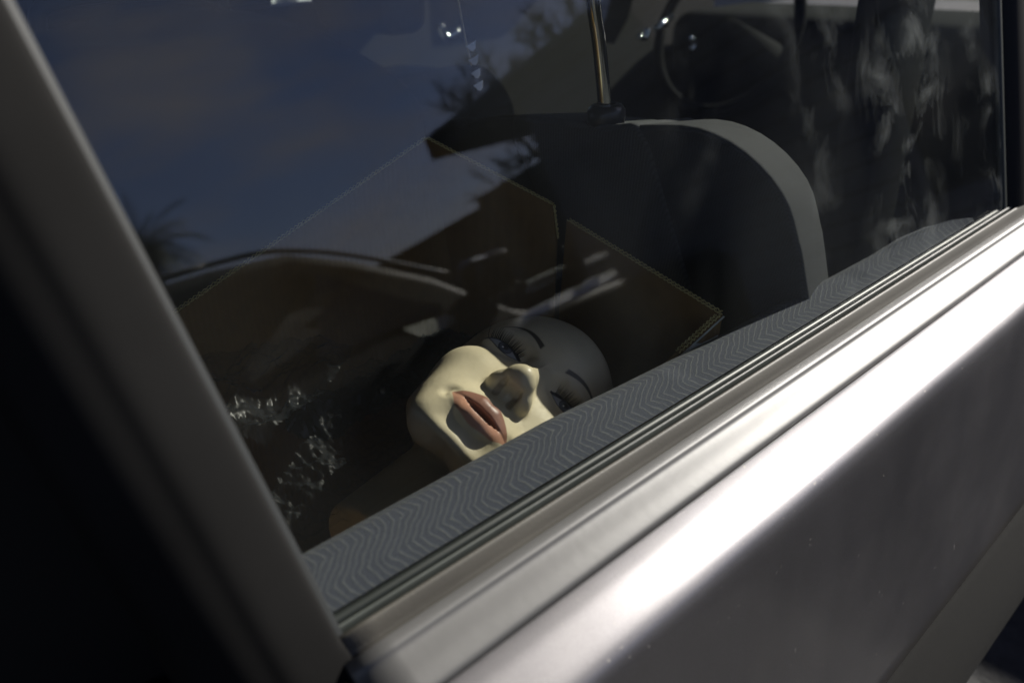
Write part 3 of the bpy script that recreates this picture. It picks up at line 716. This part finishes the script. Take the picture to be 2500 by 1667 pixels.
# ------------------------------------------------------------------ what the window reflects
# neighbouring car
car2 = thing('parked_car', 'dark hatchback parked alongside, mirrored in the window glass', 'car', (1.5, -3.0, gz))
p2 = mat('dark_green_paint', (.02, .021, .018), .55, 0, .3, var=(4, .2)); silver2 = mat('pale_bonnet_paint', (.42, .42, .38), .28, .5, coat=.8)
Yc = -2.2
side = [(-1.6, -.55), (3.4, -.55), (3.45, -.15), (3.3, -.06), (2.6, -.03), (2.05, .0), (1.95, .04), (1.72, .27), (1.45, .44), (1.24, .535), (.95, .555), (.3, .545), (-.6, .50), (-1.2, .32), (-1.6, .10), (-1.75, -.1)]
v = [(x, Yc - .0 - (.22*max(0, (z-.05))/.5), z) for x, z in side] + [(x, Yc-1.65+(.22*max(0, (z-.05))/.5), z) for x, z in side]
n = len(side)
o = mesh('body', v, [tuple(range(n-1, -1, -1)), tuple(range(n, 2*n))] + [(i, (i+1) % n, (i+1) % n+n, i+n) for i in range(n)], p2, car2); bevel(o, .05, 5)
def on2(x, z, out=.004): return (x, Yc-.22*max(0, (z-.05))/.5+out, z)
gw = [(-.9, .10), (-.7, .36), (.2, .47), (1.0, .48), (1.28, .42), (1.66, .13)]
o = mesh('side_glass', [on2(x, z, .006) for x, z in gw], [tuple(range(len(gw)-1, -1, -1))], mat('dark_glass', (.01, .012, .012), .03, 0, .6), car2); solid(o, .004)
def strip2(name, pts, r, m): return tube(name, spline([on2(x, z, o_) for x, z, o_ in pts], 6), r, m, car2, 8)
strip2('roof_seal', [(-.7, .52, .03), (.3, .56, .03), (.95, .565, .03)], .010, mat('roof_seal_dark', (.06, .06, .055), .5))
strip2('roof_trim', [(.93, .565, .032), (1.08, .56, .032), (1.22, .535, .032), (1.45, .44, .03), (1.78, .24, .03)], .0105, mat('roof_trim_metal', (.5, .5, .46), .22, 1))
NG = Vector((0, -ct, st_))
def mirrored(sx, sy, y):
    d = ray(sx, sy); k = -CAM.dot(NG)/d.dot(NG); p = CAM + d*k; r = d - 2*d.dot(NG)*NG
    return p + r*((y-p.y)/r.y)
def flash(name, top, low, m, y=Yc+.13, back=.10, t=.012):
    q = [mirrored(a, b, y-back) for a, b in top] + [mirrored(a, b, y) for a, b in reversed(low)]
    n_ = len(top); nl = len(low); f = []
    for i in range(max(n_, nl)-1):
        a0 = min(i, n_-1); a1 = min(i+1, n_-1); b0 = 2*0 + n_+nl-1-min(i, nl-1); b1 = n_+nl-1-min(i+1, nl-1)
        f.append(tuple(dict.fromkeys((a0, a1, b1, b0))))
    o = mesh(name, q, f, m, car2); solid(o, t); return o
glint2 = mat('white_glint', (.8, .8, .74), .22, 0, .6, coat=1); pale2 = mat('pale_strip', (.40, .42, .36), .4, 0)  # near-white colour stands in for sun glints on the dark car
flash('bonnet_edge_glint', [(1231, 817), (1250, 790), (1300, 757), (1352, 731), (1362, 724), (1395, 708), (1420, 700), (1432, 688), (1470, 672), (1503, 658)], [(1235, 819), (1258, 800), (1320, 768), (1355, 752), (1370, 744), (1400, 731), (1425, 718), (1450, 705), (1480, 690), (1510, 672)], glint2)
flash('bonnet_line_glint', [(1428, 638), (1455, 622), (1484, 614)], [(1432, 648), (1462, 636), (1488, 622)], glint2)
flash('belt_trim_glint', [(1284, 706), (1320, 688), (1370, 660)], [(1286, 713), (1330, 695), (1373, 669)], glint2)
flash('belt_trim_glint', [(1288, 690), (1330, 669), (1380, 649)], [(1290, 695), (1330, 676), (1381, 653)], pale2)
flash('mirror_cap_glint', [(1153, 633), (1165, 627), (1187, 623)], [(1155, 640), (1166, 635), (1188, 628)], glint2, Yc+.12, .03, .006)
flash('door_handle', [(985, 805), (1040, 785), (1100, 771), (1110, 776)], [(1020, 822), (1052, 820), (1092, 800), (1113, 782)], pale2)
o = box('wing_mirror', (1.78, Yc-.05, .10), (1.97, Yc+.10, .275), mat('mirror_black', (.012, .012, .012), .2, 0, .6), car2, .035, 5)
for wx in (-1.0, 2.6):
    v = []; f = []
    for k in range(32):
        q = 2*math.pi*k/32
        v += [(wx+.32*math.cos(q), Yc+.03, -.63+.32*math.sin(q)), (wx+.32*math.cos(q), Yc-.2, -.63+.32*math.sin(q))]
    f = [(2*k, 2*((k+1) % 32), 2*((k+1) % 32)+1, 2*k+1) for k in range(32)] + [tuple(2*k for k in range(32))]
    mesh('wheel', v, f, M['rubber'], car2)
# pale mottled sticker on its side glass
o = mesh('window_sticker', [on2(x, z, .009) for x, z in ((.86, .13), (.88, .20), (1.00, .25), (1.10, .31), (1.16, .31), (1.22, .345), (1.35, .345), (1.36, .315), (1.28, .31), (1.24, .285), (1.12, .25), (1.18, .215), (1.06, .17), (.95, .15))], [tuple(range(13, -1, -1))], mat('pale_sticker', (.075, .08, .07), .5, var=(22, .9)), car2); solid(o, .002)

# house with boarded wall and deep eaves
house = thing('house', 'dark boarded house with deep eaves, mirrored in the window glass', 'house', (6.1, -2, gz))
def boards(name):
    m = mat(name, (.11, .115, .14), .75, 0, .25); t = m.node_tree; p = t.nodes['Principled BSDF']
    tcn = nd(t, 'ShaderNodeTexCoord'); sp = nd(t, 'ShaderNodeSeparateXYZ'); t.links.new(tcn.outputs['Object'], sp.inputs[0])
    fr = math_(t, 'FRACT', math_(t, 'DIVIDE', sp.outputs['Z'], .19)); ln = nd(t, 'ShaderNodeMapRange'); ln.inputs['From Min'].default_value = .04; ln.inputs['From Max'].default_value = .10; t.links.new(fr, ln.inputs['Value'])
    mx = nd(t, 'ShaderNodeMix', data_type='RGBA'); mx.inputs['A'].default_value = (.03, .03, .035, 1); mx.inputs['B'].default_value = (.11, .115, .14, 1); t.links.new(ln.outputs['Result'], mx.inputs['Factor']); t.links.new(mx.outputs['Result'], p.inputs['Base Color'])
    return m
hb = boards('house_boards')
box('wall', (6.05, -6.12, gz), (12, 9, 1.97), hb, house)
box('eave', (5.98, -7.95, 1.975), (12.4, 9, 2.25), mat('eave_board', (.03, .03, .032), .7), house)
v = [(5.98, -7.95, 2.254), (12.4, -7.95, 2.254), (12.4, 9, 2.254), (5.98, 9, 2.254), (9.9, -5, 2.6), (9.9, 8.5, 2.6)]
mesh('roof', v, [(0, 1, 4), (1, 2, 5, 4), (2, 3, 5), (3, 0, 4, 5)], mat('roof_shingle', (.06, .055, .05), .9), house)
box('gutter', (5.90, -7.7, 2.16), (5.977, 9, 2.245), mat('gutter_metal', (.05, .05, .05), .5), house, .02)
wn = box('window', (6.02, -2.35, -.35), (6.06, -1.75, .9), mat('house_window', (.05, .055, .065), .08, 0, .5), house)
box('window_frame', (6.0, -2.42, -.42), (6.045, -2.35, .97), mat('house_frame', (.12, .12, .13), .5), wn); box('window_frame', (6.0, -1.75, -.42), (6.045, -1.68, .97), bpy.data.materials['house_frame'], wn)
box('downpipe', (5.93, -1.05, gz), (6.0, -.95, 2.0), bpy.data.materials['house_frame'], house, .01)
fence = thing('fence', 'dark timber fence running on from the house corner', 'fence', (6.1, -11, gz))
box('board_panel', (6.1, -7.55, gz), (6.18, -6.13, 1.30), mat('fence_wood', (.025, .024, .022), .85), fence)
box('board_panel', (6.1, -26, gz), (6.18, -7.57, 1.18), bpy.data.materials['fence_wood'], fence)

# trees
bark = mat('bark', (.03, .028, .022), .9); leafm = mat('leaf', (.045, .06, .03), .7, var=(3, .3)); twig = mat('budding_leaf', (.085, .085, .04), .7)
def tree(name, base, h, seed, label, spread, leafy, lean=(0, 0)):
    rnd = random.Random(seed); root = thing(name, label, 'tree', base)
    V = []; Fc = []; LV = []; LF = []
    def seg(a, b, ra, rb):
        t = (b-a).normalized(); u = t.orthogonal().normalized(); w_ = t.cross(u); s = len(V); k_ = 5
        for p, r in ((a, ra), (b, rb)):
            for k in range(k_): q = 2*math.pi*k/k_; V.append(p+r*(math.cos(q)*u+math.sin(q)*w_))
        for k in range(k_): Fc.append((s+k, s+(k+1) % k_, s+k_+(k+1) % k_, s+k_+k))
    def leaf(p):
        d = Vector((rnd.gauss(0, 1), rnd.gauss(0, 1), rnd.gauss(0, 1))).normalized(); e = d.orthogonal().normalized(); s = rnd.uniform(.5, 1.)*leafy
        k = len(LV); LV.extend([p-d*s, p+e*s*.5, p+d*s, p-e*s*.5]); LF.append((k, k+1, k+2, k+3))
    def grow(p, d, L_, r, lv):
        n = 4; a = p
        for i in range(n):
            d = (d+Vector((rnd.gauss(0, .16), rnd.gauss(0, .16), rnd.gauss(.03, .12)))).normalized(); b = a+d*L_/n; seg(a, b, r*(1-.2*i/n), r*(1-.2*(i+1)/n)); a = b
            if lv > 0 and i >= 1 and lv < 5 and rnd.random() < .65:
                dd = (d+Vector((rnd.gauss(0, spread), rnd.gauss(0, spread), rnd.gauss(0, spread*.7)))).normalized(); grow(a, dd, L_*.62, r*.5, lv-1)
            if lv <= 1 and leafy: 
                for _ in range(2): leaf(a+Vector((rnd.gauss(0, .08), rnd.gauss(0, .08), rnd.gauss(0, .08))))
        if lv > 0:
            for _ in range(3):
                dd = (d+Vector((rnd.gauss(0, spread), rnd.gauss(0, spread), rnd.gauss(0, spread*.7)))).normalized(); grow(a, dd, L_*.72, r*.62, lv-1)
    b = Vector(base)
    grow(b, Vector((lean[0], lean[1], 1)).normalized(), h*.30, h*.022, 5)
    mesh('trunk', V, Fc, bark, root, True)
    if LF: mesh('crown', LV, LF, twig if leafy < .06 else leafm, root)
    return root
tree('bare_tree', (16.3, -18.9, gz), 12.0, 3, 'bare spreading tree behind the house eaves, mirrored in the glass', .55, .035)
# palm
palm = thing('palm_tree', 'small palm tree beyond the parked car, mirrored in the glass', 'tree', (4.3, -15.4, gz))
pc = Vector((4.35, -15.4, 3.25)); V = []; Fc = []; rnd = random.Random(4)
for i in range(46):
    a = rnd.uniform(0, 2*math.pi); e = rnd.uniform(-.5, 1.2); d = Vector((math.cos(a)*math.cos(e), math.sin(a)*math.cos(e), math.sin(e))); p = pc.copy(); L_ = rnd.uniform(1.0, 1.5)
    for j in range(10):
        q = p+d*L_/10; d = (d+Vector((0, 0, -.13))).normalized(); sdv = d.cross(Vector((0, 0, 1))).normalized()
        for s in (-1, 1):
            for kk_ in range(2):
                k = len(V); o_ = p.lerp(q, kk_/2); tp = o_+sdv*s*.30*(1-j/12)+d*.16-Vector((0, 0, .10)); V += [o_, o_+d*.03, tp]; Fc.append((k, k+1, k+2))
        p = q
mesh('crown', V, Fc, leafm, palm)
tube('trunk', [(4.3, -15.4, gz), (4.15, -15.45, 1.0), (4.35, -15.4, 3.25)], .16, bark, palm, 10)
pv = mesh('pavement', [(-20, 2.2, gz+.004), (20, 2.2, gz+.004), (20, 40, gz+.004), (-20, 40, gz+.004)], [(0, 1, 2, 3)], mat('pale_concrete', (.42, .43, .40), .85, var=(2, .15))); tag(pv, kind='structure')
# soft dark bag beyond the box
bag = thing('duffel_bag', 'dark soft bag filling the seat beyond the box, rising to the far window', 'bag', (.36, .82, -.29))
v = []; f = []; NA, NB = 48, 24
for i in range(NB+1):
    for j in range(NA):
        th = math.pi*i/NB; q = 2*math.pi*j/NA
        d = Vector((math.sin(th)*math.cos(q), math.sin(th)*math.sin(q), math.cos(th)))
        sx = math.copysign(abs(d.x)**.75, d.x); sy = math.copysign(abs(d.y)**.75, d.y); sz = math.copysign(abs(d.z)**.75, d.z)
        n_ = .02*mnoise.noise(Vector((d.x*3, d.y*3, d.z*3)))
        v.append(Vector((.38, .82, -.05)) + Vector((sx*(.31+n_), sy*(.30+n_), sz*(.25+n_))))
for i in range(NB):
    for j in range(NA): f.append((i*NA+j, i*NA+(j+1) % NA, (i+1)*NA+(j+1) % NA, (i+1)*NA+j))
mesh('bag_body', v, f, mat('bag_canvas', (.02, .02, .021), .9, 0, .2), bag, True)
tube('carry_handle', spline([(.25, .82, .19), (.28, .82, .225), (.45, .82, .225), (.48, .82, .19)], 8), .01, M['rubber'], bag, 8)

# windscreen, bonnet and front side window of the car
ws = mesh('windscreen', [(1.62, .20, .55), (1.62, 1.22, .55), (2.32, 1.20, .09), (2.32, .14, .09)], [(0, 1, 2, 3)], M['glass2'], car); solid(ws, .004)
extrude_x('bonnet', [(-.02, -.08), (.05, .02), (.2, .06), (1.2, .06), (1.35, .02)], [2.3, 3.3], M['paint'], car)
fp = mesh('front_pane', [(1.05, gy(-.02), -.02), (1.95, gy(-.02), -.02), (1.62, gy(.49), .49), (1.05, gy(.49), .49)], [(0, 1, 2, 3)], M['glass2'], car); solid(fp, .004)
tube('screen_pillar', [(2.05, .0, -.02), (1.64, .14, .52)], .025, M['blackgloss'], car, 10)
tube('screen_pillar', [(2.05, 1.32, -.02), (1.64, 1.27, .52)], .025, M['blackgloss'], car, 10)
# added unseen roof over the cars, placed to keep skylight out of the cabin
cp = thing('sky_blocker', 'added flat roof on slim posts above the cars, out of view, blocking skylight', 'sky_blocker', (-2.7, .2, gz))
box('blocker_slab', (-8, -3.5, 2.55), (2.5, 4.4, 2.67), mat('blocker_dark', (.06, .058, .055), .85), cp)
for px_, py_ in ((-7.8, -3.4), (-7.8, 4.3), (2.4, 4.3), (-2.6, 4.3)):
    box('blocker_post', (px_-.05, py_-.05, gz), (px_+.05, py_+.05, 2.55), bpy.data.materials['house_frame'], cp, .01)
